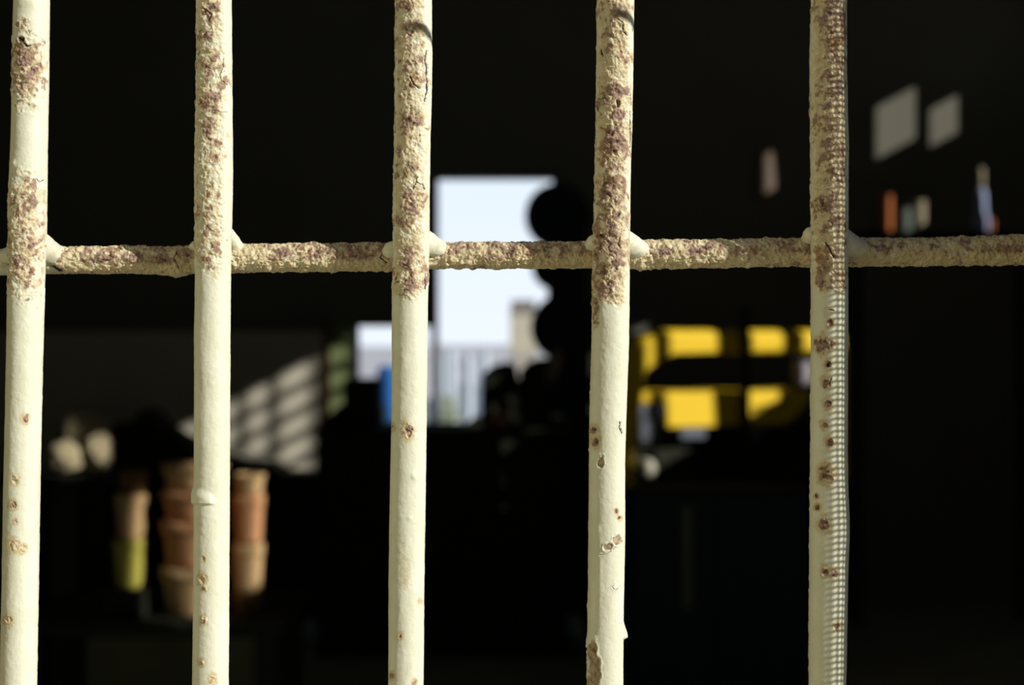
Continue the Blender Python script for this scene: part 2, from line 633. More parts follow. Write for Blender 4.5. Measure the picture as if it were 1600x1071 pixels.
    for (sx_, sy_, rx, ry, dp, dark) in wear.get('chip', []):
        q = np.sqrt(((px + 0.3 * (wx - px) - sx_) / rx) ** 2 + ((py + 0.3 * (wy - py) - sy_) / ry) ** 2) + 0.45 * n1 + 0.35 * n4
        ins = (1 - sst(0.85, 1.0, q)) * front
        d -= dp * ins
        d += 0.22 * np.exp(-((q - 1.12) / 0.12) ** 2) * front
        rust = np.maximum(rust, ins * (0.62 + 0.5 * n4))
        och = np.maximum(och, ins)
        pit = np.maximum(pit, ins * dark * sst(-0.25, 0.3, n1))
    if horiz:
        # crumbling flakes hang along the lower front of the crossbar
        band = np.exp(-((T + 0.55) / 0.35) ** 2)
        lump = sst(0.0, 0.5, fbm(mm / 2.0 + 11, 3))
        zone = sst(-0.25, 0.15, fbm(mm / 18.0 + 5, 2)) 
        d += 0.75 * band * lump * zone
        rust *= (1 - band * 0.75)
    for f in wear.get('shape', []):
        d += f(px, py, T) * front
    Q = Q + N * (d * 1e-3)[:, None]
    # faces
    idx = np.arange(na * nt_).reshape(na, nt_)
    a = idx[:-1, :]
    b = idx[1:, :]
    a2, b2 = np.roll(a, -1, 1), np.roll(b, -1, 1)
    quads = np.stack([a, a2, b2, b], -1).reshape(-1, 4)
    me = bpy.data.meshes.new(name)
    me.vertices.add(len(Q))
    me.vertices.foreach_set('co', Q.astype(np.float32).ravel())
    nq = len(quads)
    me.loops.add(nq * 4)
    me.loops.foreach_set('vertex_index', quads.astype(np.int32).ravel())
    me.polygons.add(nq)
    me.polygons.foreach_set('loop_start', np.arange(0, nq * 4, 4, dtype=np.int32))
    me.polygons.foreach_set('use_smooth', np.ones(nq, dtype=bool))
    me.update(calc_edges=True)
    for nm, v in (('rust', rust), ('ochre', och), ('pit', pit)):
        at = me.attributes.new(nm, 'FLOAT', 'POINT')
        at.data.foreach_set('value', np.clip(v, 0, 1).astype(np.float32))
    o = link(name, me, M['bar'], parent)
    o.matrix_parent_inverse = Matrix.Translation(parent.location).inverted()
    return o


YG = 0.62                                      # plane of the upright bars
Z = lambda py, Y=YG: ZC - (py - 535.5) * K * Y
grille = empty('window_grille', (0, YG, 1.15),
               'cream painted iron window grille with rust coming through, five upright bars and one crossbar', 'window grille')


def make_vertical(rows, seed, wear, yoff=0.0):
    yy = YG + yoff
    pys = np.array([r[0] for r in rows], float)
    cx = np.array([(r[1] + r[2]) / 2 for r in rows])
    hw = np.array([(r[2] - r[1]) / 2 for r in rows])
    k = K * yy
    zt, zb = 2.10 + 0.02, 1.15 - 0.02
    fine = np.arange(-60, 1132, 1.0)
    top = 535.5 - (zt - ZC) / k
    bot = 535.5 - (zb - ZC) / k
    st = np.concatenate([np.linspace(top, -62, 60), fine, np.linspace(1134, bot, 60)])

    def interp(v):
        slope0 = (v[-1] - v[0]) / (pys[-1] - pys[0]) if v is cx else 0
        out = np.interp(st, pys, v)
        out = np.where(st < pys[0], v[0] + slope0 * (st - pys[0]), out)
        return np.where(st > pys[-1], v[-1] + slope0 * (st - pys[-1]), out)
    X = (interp(cx) - 800) * k
    # soften the corners of the measured outline
    ker = np.hanning(41)
    ker /= ker.sum()
    Rr = interp(hw) * k
    pad = 20
    Rs = np.convolve(np.pad(Rr, pad, mode='edge'), ker, 'valid')
    Xs = np.convolve(np.pad(X, pad, mode='edge'), ker, 'valid')
    Xs[:62], Xs[-62:] = X[:62], X[-62:]

    def centre(a):
        o = np.zeros((len(a), 3))
        o[:, 0] = Xs
        o[:, 1] = yy
        o[:, 2] = ZC - (a - 535.5) * k
        return o
    return round_bar('vertical_bar', st, centre, lambda a: Rs * 0.992, None, seed, wear, grille)


def spots(*pts, st=0.95):
    """small isolated rust spots (x, y, size) with their ochre halo"""
    return [(x, y, s, s * 1.15, st) for x, y, s in pts], [(x, y, s * 2.4, s * 3.0, 0.85) for x, y, s in pts]


# ---- bar 1
r_, s_ = spots((40, 655, 5), (23, 750, 5), (20, 790, 5), (22, 852, 7), (36, 858, 5), (12, 970, 6), (24, 815, 3), (42, 292, 4), st=0.66)
wear1 = dict(
    zone=[(62,150),(280,455)],
    rust=[(42, 112, 24, 46, 0.68), (38, 40, 10, 12, 0.5), (30, 85, 14, 22, 0.62), (42, 330, 26, 50, 0.62), (40, 395, 27, 60, 0.62),
          (36, 430, 18, 24, 0.55)] + r_,
    stain=[(42, 105, 28, 55, 0.45), (40, 370, 30, 85, 0.5), (38, 1010, 20, 30, 0.2)] + s_,
    bump=[(22, 350, 7, 9, 0.5), (17, 305, 5, 6, 0.9), (20, 255, 5, 6, 0.5), (50, 5, 16, 12, 0.35)],
    crack=[([(30, 60), (36, 66), (42, 72), (47, 71)], 1.8, 0.5), ([(56, 279), (62, 284), (68, 282)], 0.9, 0.3),
           ([(64, 80), (64, 110)], 0.8, 0.25)],
    chip=[(27, 38, 3.4, 4, 0.5, 1.0), (34, 62, 6, 6, 0.5, 0.9)],
    ridge=[([(70, 452), (70.5, 488)], 2.0, 0.75)])
make_vertical([(0, 22, 77), (100, 19.5, 76), (200, 18.5, 74.5), (300, 14.5, 73), (345, 13.5, 73), (450, 12.5, 69), (540, 11, 67),
               (650, 9, 64.5), (800, 5.5, 61.5), (900, 4, 60), (1071, 0.5, 57)], 1, wear1)

# ---- bar 2
r_, s_ = spots((316, 905, 6), (320, 920, 4), (318, 970, 5), (315, 1036, 4), (332, 1062, 5), (318, 875, 3), st=0.55)
wear2 = dict(
    zone=[(-80,425)],
    rust=[(330, 22, 14, 18, 0.74), (322, 55, 13, 14, 0.72), (328, 100, 18, 26, 0.68), (345, 130, 15, 20, 0.58), (326, 158, 20, 20, 0.7),
          (324, 195, 16, 18, 0.6), (332, 218, 18, 16, 0.62), (330, 243, 20, 14, 0.62), (325, 290, 18, 26, 0.52), (322, 335, 22, 24, 0.56),
          (326, 385, 22, 34, 0.54), (330, 415, 16, 18, 0.5)] + r_,
    stain=[(332, 200, 28, 230, 0.42), (336, 430, 9, 14, 0.6)] + s_,
    bump=[(308, 530, 12, 60, 0.12), (330, 600, 6, 6, 0.15), (352, 450, 10, 40, 0.1)],
    crack=[([(350, 92), (348, 108), (343, 118), (347, 126), (356, 132)], 0.9, 0.4), ([(316, 12), (330, 22), (327, 30)], 1.2, 0.4),
           ([(330, 172), (345, 176), (356, 175)], 0.8, 0.3)],
    # a sagging lump of paint across the bar
    shape=[lambda px, py, T: 1.15 * sst(0.0, 1.0, np.clip((py - (757 + (px - 303) * 0.42)) / 17.0, 0, 1)) *
           (1 - sst(0.0, 1.0, np.clip((py - (786 + (px - 303) * 0.02)) / 4.0, 0, 1))) *
           (1 - sst(0.75, 1.0, np.clip((px - 296) / 42.0, 0, 1)))])
make_vertical([(0, 307, 362), (150, 306, 363), (270, 304, 364), (330, 304, 363), (400, 305, 361), (530, 304, 359.8), (650, 303.5, 359.5),
               (800, 303, 359), (950, 302, 358), (1071, 300.5, 357)], 2, wear2, yoff=-0.001)

# ---- bar 3
r_, s_ = spots((637, 673, 8), (613, 668, 4), (656, 940, 2.5), (612, 1056, 4), (648, 1068, 4), (625, 995, 4), st=0.7)
wear3 = dict(
    tan=0.7,
    zone=[(-80,465)],
    rust=[(632, 10, 24, 22, 0.58), (640, 60, 28, 26, 0.62), (640, 105, 25, 34, 0.58), (635, 135, 20, 20, 0.6), (650, 130, 16, 20, 0.55),
          (640, 190, 24, 18, 0.68), (624, 235, 5, 12, 0.6), (632, 272, 18, 14, 0.66), (646, 312, 19, 22, 0.76), (632, 345, 20, 14, 0.62),
          (648, 375, 12, 10, 0.55), (638, 405, 22, 20, 0.68), (655, 425, 20, 24, 0.6), (640, 447, 18, 15, 0.62), (620, 430, 10, 22, 0.55)] + r_,
    stain=[(644, 215, 36, 270, 0.52), (632, 895, 14, 40, 0.55), (628, 850, 9, 14, 0.45), (625, 990, 12, 30, 0.35), (637, 675, 22, 30, 0.4)] + s_,
    bump=[(647, 745, 6, 7, 0.5), (630, 560, 8, 14, 0.18), (640, 810, 5, 6, 0.25), (625, 950, 7, 20, 0.25), (637, 660, 9, 5, 0.25)],
    crack=[([(667, 80), (664, 92), (667, 106), (667, 120), (668, 140), (664, 158)], 1.5, 0.8),
           ([(652, 276), (650, 286), (645, 294)], 0.9, 0.5), ([(650, 284), (660, 288), (664, 296)], 0.9, 0.5), ([(665, 428), (665, 452)], 1.1, 0.5),
           ([(619, 432), (615, 444), (622, 440)], 1.0, 0.4), ([(655, 200), (656, 228)], 0.6, 0.25), ([(640, 118), (646, 132), (656, 138)], 1.0, 0.4),
           ],
    chip=[(639, 678, 4.5, 6, 0.4, 0.8), (624, 236, 3, 10, 0.2, 0.1)],
    ridge=[([(671, 60), (673, 75), (672, 160), (670, 200)], 2.6, 0.5), ([(670, 428), (671, 445)], 2, 0.5)])
make_vertical([(0, 617, 675), (60, 617, 675.5), (200, 616, 673), (300, 614, 672), (400, 613, 671), (470, 612, 669), (600, 612, 667.5),
               (700, 610.5, 666.5), (800, 608.5, 665), (900, 607, 663.5), (1071, 606.5, 662)], 3, wear3)

# ---- bar 4
r_, s_ = spots((930, 690, 6), (928, 672, 5), (968, 810, 3), (963, 800, 3))
wear4 = dict(
    tan=0.8,
    zone=[(-80,480)],
    rust=[(960, 20, 28, 20, 0.62), (958, 45, 22, 12, 0.6), (958, 75, 18, 12, 0.62), (975, 90, 14, 16, 0.6), (945, 115, 12, 12, 0.5),
          (958, 150, 26, 24, 0.72), (966, 178, 14, 14, 0.72), (960, 218, 24, 30, 0.8), (950, 220, 12, 22, 0.7), (955, 262, 20, 18, 0.6),
          (952, 300, 26, 30, 0.72), (955, 340, 24, 24, 0.74), (946, 375, 22, 28, 0.74), (978, 395, 16, 24, 0.62), (948, 420, 26, 22, 0.72),
          (940, 448, 20, 20, 0.72), (930, 478, 8, 28, 0.74), (931, 505, 6, 10, 0.6), (938, 400, 18, 40, 0.6)] + r_,
    stain=[(958, 255, 34, 230, 0.6), (940, 430, 30, 60, 0.5), (930, 690, 12, 26, 0.4), (966, 806, 6, 9, 0.4)] + s_,
    bump=[(940, 480, 8, 22, 0.35), (934, 560, 6, 60, 0.18), (937, 900, 5, 70, 0.25), (934, 828, 5, 9, 0.3), (962, 918, 6, 5, 0.25), (960, 60, 14, 14, 0.3),
          (976, 462, 6, 20, 0.15)],
    crack=[([(966, 30), (973, 36), (973, 50), (980, 56)], 1.3, 0.5), ([(964, 157), (966, 166)], 2.2, 0.8), ([(938, 78), (941, 88)], 1.2, 0.5),
           ([(935, 155), (934, 170), (938, 180)], 0.9, 0.4), ([(985, 175), (985, 230)], 0.9, 0.4), ([(969, 660), (968, 668), (972, 678)], 1.3, 0.6),
           ([(922, 676), (926, 668), (932, 672)], 1.0, 0.4), ([(968, 335), (966, 338)], 2.2, 0.5), ([(968, 372), (967, 384), (970, 388)], 1.0, 0.5),
           ([(937, 868), (948, 866), (960, 858), (970, 842)], 0.8, 0.25), ([(960, 912), (956, 918), (962, 924), (968, 916)], 0.6, 0.25)],
    chip=[(960, 236, 3.6, 4, 0.5, 1.0), (967, 162, 2.6, 5, 0.5, 1.0), (940, 368, 5, 4, 0.4, 0.9), (941, 415, 5, 4, 0.4, 0.9), (946, 424, 4, 4, 0.4, 0.9),
          (934, 250, 3, 3, 0.4, 0.9), (950, 855, 9, 6.5, 0.45, 0.15), (964, 845, 7.5, 9, 0.45, 0.2), (939, 724, 6, 11, 0.3, 0.1),
          (926, 1020, 9, 20, 0.5, 0.55), (929, 1048, 10, 32, 0.5, 0.45), (923, 1075, 8, 22, 0.4, 0.4)],
    shape=[lambda px, py, T: 1.9 * sst(1.1, 1.45, T) * sst(968, 996, py) * (1 - sst(996, 1001, py)),
           lambda px, py, T: 0.7 * sst(0.2, 1.0, -T) * np.exp(-((py - 1008) / 18.0) ** 2)])
make_vertical([(0, 932.5, 991), (150, 931, 989), (250, 929, 986), (350, 927, 985), (440, 924.5, 984), (540, 924, 983), (650, 920.5, 979),
               (720, 920, 977), (850, 919, 977), (960, 918, 974.5), (1071, 916.5, 974)], 4, wear4)

# ---- bar 5
r_, s_ = spots((1285, 540, 9), (1294, 570, 5), (1290, 598, 6), (1294, 632, 6), (1288, 664, 5), (1296, 692, 6), (1290, 742, 10), (1276, 776, 3), (1277, 793, 4),
               (1288, 820, 8), (1290, 893, 6), (1303, 897, 5), (1309, 980, 5), (1297, 505, 5), (1300, 538, 5))
wear5 = dict(
    tan=0.85,
    zone=[(-80,455)],
    rust=[(1295, 20, 26, 30, 0.7), (1300, 60, 24, 26, 0.66), (1302, 110, 22, 26, 0.72), (1296, 155, 26, 30, 0.64), (1292, 200, 24, 24, 0.66),
          (1298, 235, 20, 26, 0.7), (1295, 275, 24, 24, 0.66), (1290, 320, 22, 24, 0.72), (1300, 355, 24, 26, 0.62), (1294, 400, 24, 26, 0.64),
          (1296, 435, 26, 20, 0.64)] + r_,
    stain=[(1292, 220, 34, 240, 0.6), (1292, 620, 16, 150, 0.35), (1295, 490, 12, 20, 0.6)] + s_,
    bump=[(1322, 825, 9, 50, 0.5), (1322, 230, 8, 25, 0.3), (1264, 95, 6, 14, 0.4)],
    crack=[([(1290, 380), (1297, 390), (1303, 402)], 1.6, 0.5), ([(1299, 590), (1296, 604)], 1.0, 0.5), ([(1295, 484), (1303, 486)], 1.0, 0.4)],
    chip=[(1286, 325, 5, 8, 0.4, 0.9), (1294, 571, 3, 4, 0.4, 1.0), (1289, 744, 5, 4, 0.4, 1.0), (1276, 776, 2, 3, 0.4, 1.0), (1277, 793, 2, 5, 0.4, 1.0)])
make_vertical([(0, 1267, 1323), (100, 1265, 1323), (200, 1266, 1325), (300, 1266.5, 1325.5), (400, 1267, 1325), (500, 1267, 1325), (700, 1266, 1324),
               (830, 1265, 1326), (950, 1264, 1324), (1071, 1264, 1322)], 5, wear5)

# ---- the crossbar behind them
YH = YG + 0.0155
hrows = [(0, 389, 431), (100, 385, 428), (200, 384.5, 428), (270, 385, 430), (330, 383, 428), (400, 381, 425.5), (500, 380, 425.5), (600, 379, 424),
         (700, 379, 420), (800, 377.5, 420), (900, 377, 420), (1010, 374.5, 421), (1100, 374, 419), (1200, 372.5, 418), (1250, 372, 417),
         (1350, 372, 417), (1450, 371, 416), (1530, 369.5, 415), (1600, 366.5, 414)]
hx = np.array([r[0] for r in hrows], float)
hc = np.array([(r[1] + r[2]) / 2 for r in hrows])
hh = np.array([(r[2] - r[1]) / 2 for r in hrows])
kH = K * YH
leftpx, rightpx = 800 + (-0.64) / kH, 800 + (XR + 0.03) / kH
hst = np.concatenate([np.linspace(leftpx, -22, 50), np.arange(-20, 1622, 1.0), np.linspace(1624, rightpx, 6)])
hcs = np.interp(hst, hx, hc)
hcs = np.where(hst < 0, hc[0] + (hst - 0) * -0.012, hcs)
hrs = np.interp(hst, hx, hh) * kH * 0.985


def hcentre(a):
    o = np.zeros((len(a), 3))
    o[:, 0] = (a - 800) * kH
    o[:, 1] = YH
    o[:, 2] = ZC - (hcs - 535.5) * kH
    return o


wearH = dict(
    tan=0.85, base=0.47,
    zone=[(75,1700)],
    rust=[(118, 405, 18, 20, 0.58), (160, 404, 60, 17, 0.72), (215, 402, 26, 19, 0.66), (245, 404, 30, 17, 0.7), (292, 402, 16, 22, 0.72),
          (430, 396, 34, 14, 0.68), (480, 396, 40, 15, 0.72), (560, 396, 46, 18, 0.74), (710, 394, 26, 18, 0.66), (760, 398, 55, 22, 0.64),
          (800, 392, 26, 18, 0.74), (850, 390, 45, 18, 0.66), (895, 396, 34, 20, 0.66), (1030, 392, 28, 15, 0.74), (1095, 392, 38, 18, 0.7),
          (1150, 396, 40, 18, 0.58), (1230, 396, 48, 22, 0.66), (1380, 392, 50, 16, 0.66), (1450, 392, 26, 16, 0.58), (1505, 392, 40, 22, 0.62),
          (1575, 392, 36, 22, 0.62), (1330, 408, 16, 14, 0.6)],
    stain=[(760, 400, 110, 26, 0.6), (480, 400, 130, 24, 0.45), (180, 400, 110, 24, 0.45), (1080, 400, 110, 24, 0.5), (1450, 400, 200, 26, 0.3)],
    bump=[(276, 432, 12, 12, 1.3), (190, 382, 20, 6, 0.4), (480, 380, 20, 5, 0.3), (1004, 418, 10, 8, 0.9), (770, 420, 22, 6, 0.5), (990, 415, 22, 10, 0.5),
          (1530, 372, 60, 6, 0.3)],
    crack=[([(108, 388), (104, 394)], 1.2, 0.5), ([(182, 386), (190, 390)], 1.2, 0.5), ([(278, 392), (272, 404), (280, 420)], 1.0, 0.4),
           ([(600, 390), (594, 402), (604, 412)], 1.4, 0.6), ([(916, 382), (920, 392)], 1.6, 0.6), ([(75, 412), (96, 424)], 3.0, 0.6)],
    chip=[(219, 400, 5, 6, 0.4, 0.4), (80, 408, 6, 7, 0.5, 0.9), (918, 386, 4, 6, 0.5, 1.0)],
    rough=1.6)
round_bar('crossbar', hst, hcentre, lambda a: hrs, None, 6, wearH, grille, n_front=96, n_back=30, horiz=True)


# ---- weld fillets where the bars meet
def weld(p0, r0, p1, r1, y0, y1, seed, bulge=0.0, ry=1.0, rust=0.12):
    """tapering lump from p0 to p1 (photo points), radii in photo pixels"""
    k0, k1 = K * y0, K * y1
    a = Vector(((p0[0] - 800) * k0, y0, ZC - (p0[1] - 535.5) * k0))
    b = Vector(((p1[0] - 800) * k1, y1, ZC - (p1[1] - 535.5) * k1))
    n, m = 48, 56
    ax = (b - a)
    L = ax.length
    ax = ax.normalized() if L > 1e-9 else Vector((1, 0, 0))
    up = Vector((0, 1, 0))
    u = ax.cross(up).normalized()
    v = ax.cross(u).normalized()
    R0, R1 = r0 * k0, r1 * k1
    pts = []
    for i in range(m):
        t = i / (m - 1)
        s = -R0 + t * (L + R0 + R1)          # station along the axis, hemispherical ends
        f = min(max(s / max(L, 1e-9), 0), 1)
        f2 = f * f * (3 - 2 * f)
        r = R0 + (R1 - R0) * f2 - bulge * math.sin(math.pi * f) * R0
        if s < 0:
            r = math.sqrt(max(R0 * R0 - s * s, 1e-12))
        elif s > L:
            r = math.sqrt(max(R1 * R1 - (s - L) ** 2, 1e-12))
        for j in range(n):
            th = 2 * math.pi * j / n
            pts.append(a + ax * s + (u * math.cos(th) + v * math.sin(th) * ry) * r)
    Q = np.array([tuple(p) for p in pts])
    ce = np.array([tuple(a.lerp(b, 0.5))])
    Nn = Q - ce
    Nn /= np.linalg.norm(Nn, axis=1)[:, None] + 1e-9
    mm = Q * 1000 + seed * 13.1
    n1 = fbm(mm / 3.0, 3)
    Q = Q + Nn * (0.40e-3 * n1 + 0.16e-3 * fbm(mm / 1.0, 2))[:, None]
    idx = np.arange(m * n).reshape(m, n)
    A_, B_ = idx[:-1], idx[1:]
    quads = np.stack([A_, np.roll(A_, -1, 1), np.roll(B_, -1, 1), B_], -1).reshape(-1, 4)
    me = bpy.data.meshes.new('weld')
    me.from_pydata([tuple(q) for q in Q], [], [tuple(int(i) for i in f) for f in quads])
    me.polygons.foreach_set('use_smooth', [True] * len(me.polygons))
    for nm, val in (('rust', sst(0.2, 0.6, n1 + rust - 0.3) * (1.0 if rust else 0.0)), ('ochre', np.clip(0.15 + rust + 0.5 * n1, 0, 1)), ('pit', n1 * 0)):
        at = me.attributes.new(nm, 'FLOAT', 'POINT')
        at.data.foreach_set('value', np.clip(val, 0, 1).astype(np.float32))
    bm = bmesh.new()
    bm.from_mesh(me)
    bmesh.ops.recalc_face_normals(bm, faces=bm.faces)
    bm.to_mesh(me)
    bm.free()
    o = link('weld', me, M['bar'], grille)
    o.matrix_parent_inverse = Matrix.Translation(grille.location).inverted()


yw0, yw1 = YG + 0.004, YG + 0.0145
weld((58, 384), 24, (92, 402), 18, yw0, yw1, 1, 0.06, rust=0.25)
weld((304, 384), 7, (301, 392), 8, yw0 + 0.006, yw1, 2)
weld((357, 366), 10, (372, 391), 12, yw0 + 0.003, yw1, 3)
weld((352, 392), 18, (384, 402), 20, yw1, yw1 + 0.002, 4)
weld((613, 390), 13, (606, 396), 12, yw0 + 0.004, yw1, 5, rust=0.1)
weld((660, 378), 20, (684, 388), 15, yw0, yw1 - 0.002, 6)
weld((928, 378), 11, (921, 390), 12, yw0 + 0.004, yw1, 7, rust=0.2)
weld((972, 376), 19, (1000, 392), 16, yw0, yw1 - 0.002, 8)
weld((1266, 366), 11, (1263, 374), 11, yw0 + 0.004, yw1 - 0.002, 9)
weld((1312, 376), 22, (1346, 391), 17, yw0, yw1, 10, 0.08)
weld((14, 400), 14, (8, 408), 16, yw0 + 0.003, yw1, 11)

# a strip of fine wire mesh on the right-hand side of the opening: it combs the sunlight on the fifth bar
mesh_t = empty('wire_mesh_screen', (XR + 0.006, YF, 1.3), 'narrow strip of fine galvanised wire mesh on the wall right of the fifth bar', 'wire mesh')
SX = XR + 0.004
MB().box(SX - 0.001, SX + 0.001, 0.5508, 0.5530, 1.30, 2.05).box(SX - 0.001, SX + 0.001, 0.5609, 0.5690, 1.30, 2.05).build('edge_rail', M['zinc'], mesh_t).matrix_parent_inverse = Matrix.Translation(mesh_t.location).inverted()
mb = MB()
zz = 1.40
while zz < 2.0:
    mb.tube([(SX, 0.5540, zz + 0.0022), (SX, 0.5630, zz - 0.0031)], 0.00050, 6)
    zz += 0.0027
for yv in (0.5550, 0.5572, 0.5593):
    mb.box(SX - 0.0005, SX + 0.0005, yv - 0.00018, yv + 0.00018, 1.30, 2.05)
w_ = mb.build('mesh', M['zinc'], mesh_t)
w_.matrix_parent_inverse = Matrix.Translation(mesh_t.location).inverted()

# bent wire stub above the frame: its shadow crosses the tops of the third and fourth bars
hk = MB().tube([(0.083, 0.527, 1.8165), (0.12, 0.527, 1.8215), (0.165, 0.527, 1.8235), (0.205, 0.527, 1.8265), (0.25, 0.529, 1.830),
                (0.262, 0.545, 1.830), (0.262, 0.575, 1.830)], 0.0017, 12).build('wire_hook', M['zinc'], smooth=True)
tag(hk, 'bent wire hook fixed to the wall above the grille, right of the bars', 'hook')


# ------------------------------------------------------------------ inside the shed
def boxthing(name, x0, x1, y0, y1, z0, z1, m, label, cat, group=None, bev=0.01):
    loc = ((x0 + x1) / 2, (y0 + y1) / 2, z0)
    o = MB().box(x0, x1, y0, y1, z0, z1, bev).build(name, m, loc=loc)
    return tag(o, label, cat, group)


def bench(x0, x1, y0, y1, zt, name, label, m):
    t = empty(name, ((x0 + x1) / 2, (y0 + y1) / 2, 0), label, 'workbench')
    hx_, hy_ = (x1 - x0) / 2, (y1 - y0) / 2
    MB().box(-hx_, hx_, -hy_, hy_, zt - 0.05, zt, 0.005).build('top', m, t)
    MB().box(-hx_ + 0.04, hx_ - 0.04, hy_ - 0.05, hy_ - 0.02, 0.05, zt - 0.05).build('back_panel', M['dark_wood'], t)
    for sx_ in (-1, 1):
        for sy_ in (-1, 1):
            MB().box(sx_ * (hx_ - 0.06) - 0.04, sx_ * (hx_ - 0.06) + 0.04, sy_ * (hy_ - 0.06) - 0.04, sy_ * (hy_ - 0.06) + 0.04, 0, zt - 0.05).build('leg', m, t)
    return t


# bench carrying the clay pots, Y = 5
zt5 = P(0, 962, 5.0).z
bench(P(30, 0, 5).x, P(452, 0, 5).x, 4.86, 5.5, zt5, 'workbench', 'dark low bench under the stacked clay pots', M['black'])


def pot(cx, cy, z, r, h, m, label, tilt=0.0):
    pr = [(r * 0.80, 0), (r * 0.86, h * 0.1), (r * 0.97, h * 0.74), (r * 0.98, h * 0.76), (r * 1.06, h * 0.77), (r * 1.06, h * 0.99), (r * 1.0, h),
          (r * 0.90, h * 0.99), (r * 0.86, h * 0.75), (r * 0.72, h * 0.12), (r * 0.05, h * 0.1)]
    o = MB().lathe(pr, n=36).build('clay_pot', m, smooth=True)
    o.location = (cx, cy, z)
    o.rotation_euler = (0, tilt, 0)
    return tag(o, label, 'clay pot', 'stacked clay pots')


def stack(cpx, Y, zb, rpx, rows, dx=0.0):
    """rows: (height px, material, label) from the bottom"""
    z = zb
    for i, (hp, m, lab) in enumerate(rows):
        pot((cpx + dx * i - 800) * K * Y, Y, z, rpx * K * Y * 0.95, hp * K * Y, m, lab)
        z += hp * K * Y + 0.001


blk = boxthing('wooden_block', P(168, 0, 5).x, P(232, 0, 5).x, 4.93, 5.09, zt5, P(0, 918, 5).z, M['black'], 'dark block under the narrow left stack of pots', 'block')
stack(202, 5.0, P(0, 918, 5).z, 24.5, [(76, M['clay_yellow'], 'mossy yellow clay pot at the foot of the narrow left stack'),
                                    (70, M['clay_pale'], 'sandy brown clay pot in the middle of the left stack'),
                                    (36, M['clay_brown'], 'short dull brown pot topping the left stack')], dx=3)
stack(304, 5.02, zt5, 50, [(76, M['clay_pale'], 'wide sandy pink pot at the foot of the middle stack'),
                           (72, M['clay'], 'wide terracotta pot second from the foot of the middle stack'),
                           (46, M['clay'], 'wide terracotta pot third in the middle stack'),
                           (40, M['clay_pale'], 'open-mouthed clay pot topping the wide middle stack')])
stack(388, 5.0, zt5, 23, [(38, M['clay_brown'], 'short brown pot at the foot of the right stack'),
                          (74, M['clay_pale'], 'sandy orange pot second from the foot of the right stack'),
                          (76, M['clay'], 'bright terracotta pot third in the narrow right stack'),
                          (32, M['clay_pale'], 'short sandy pot topping the narrow right stack')], dx=1)


def blob(name, c, r, m, seed, label, cat, group=None, amp=0.25, squash=(1, 1, 1)):
    bm = bmesh.new()
    bmesh.ops.create_icosphere(bm, subdivisions=4, radius=1)
    co = np.array([tuple(v.co) for v in bm.verts])
    nn = fbm(co * 1.6 + seed * 7.7, 4)
    for v, k_ in zip(bm.verts, nn):
        v.co *= (1 + amp * k_ * 1.6)
        v.co = Vector((v.co.x * r * squash[0], v.co.y * r * squash[1], v.co.z * r * squash[2]))
    zmin = min(v.co.z for v in bm.verts)
    for v in bm.verts:
        v.co.z -= zmin
    me = bpy.data.meshes.new(name)
    bm.to_mesh(me)
    bm.free()
    me.polygons.foreach_set('use_smooth', [True] * len(me.polygons))
    o = link(name, me, m)
    o.location = c
    return tag(o, label, cat, group)


# cream sacks on a shelf, Y = 5.5
s0 = P(60, 748, 5.62)
sh = bench(P(20, 0, 5.7).x, P(175, 0, 5.7).x, 5.54, 5.9, P(0, 742, 5.6).z, 'trestle_table', 'dark narrow table under the cream sacks, behind the pots', M['black'])
c1, c2, c3 = P(103, 741, 5.65), P(140, 741, 5.7), P(122, 741, 5.8)
blob('cloth_sack', (c1.x, 5.65, P(0, 742, 5.6).z), 0.070, M['cream'], 1, 'pale cream cloth sack slumped at the left of the pile', 'sack', 'cream cloth sacks', 0.3, (1, 0.8, 0.9))
blob('cloth_sack', (c2.x + .05, 5.66, P(0, 742, 5.6).z), 0.065, M['cream'], 2, 'cream cloth sack slumped at the right of the pile', 'sack', 'cream cloth sacks', 0.35, (0.8, 0.8, 1.1))
blob('cloth_sack', (c3.x + 0.03, 5.80, P(0, 742, 5.6).z), 0.115, M['cream'], 3, 'taller rumpled cream sack standing behind the other two', 'sack', 'cream cloth sacks', 0.3, (0.9, 0.5, 0.95))

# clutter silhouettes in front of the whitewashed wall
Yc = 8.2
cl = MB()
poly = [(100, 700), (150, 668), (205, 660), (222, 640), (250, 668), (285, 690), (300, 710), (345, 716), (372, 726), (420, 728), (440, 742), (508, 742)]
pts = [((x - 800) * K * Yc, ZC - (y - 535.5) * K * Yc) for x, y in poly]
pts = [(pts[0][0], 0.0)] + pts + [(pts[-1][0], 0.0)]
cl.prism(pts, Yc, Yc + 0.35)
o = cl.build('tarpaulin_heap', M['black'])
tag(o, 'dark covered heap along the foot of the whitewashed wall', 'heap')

# green louvred door leaf with a brown edge post
gd = empty('louvred_shutter', (P(532, 0, 8.8).x, 8.8, 0), 'green slatted shutter leaning upright beside the whitewashed wall', 'shutter')
hw_ = 19 * K * 8.8
gz = P(0, 512, 8.7).z
mb = MB()
mb.box(-hw_, hw_, 0.02, 0.05, 0.02, gz)
mb.build('panel', M['green'], gd)
mb = MB()
z = 0.1
while z < gz - 0.06:
    mb.bm.verts.ensure_lookup_table()
    mb.prism([(-hw_ + 0.01, z), (hw_ - 0.01, z), (hw_ - 0.01, z + 0.10), (-hw_ + 0.01, z + 0.10)], 0.0, 0.02)
    z += 0.151
mb.build('slats', M['green'], gd)
bp = boxthing('wooden_post', P(505, 0, 8.8).x, P(511, 0, 8.8).x, 8.78, 8.88, 0, P(0, 500, 8.8).z, M['brown'], 'thin brown post between the whitewashed wall and green shutter', 'post')

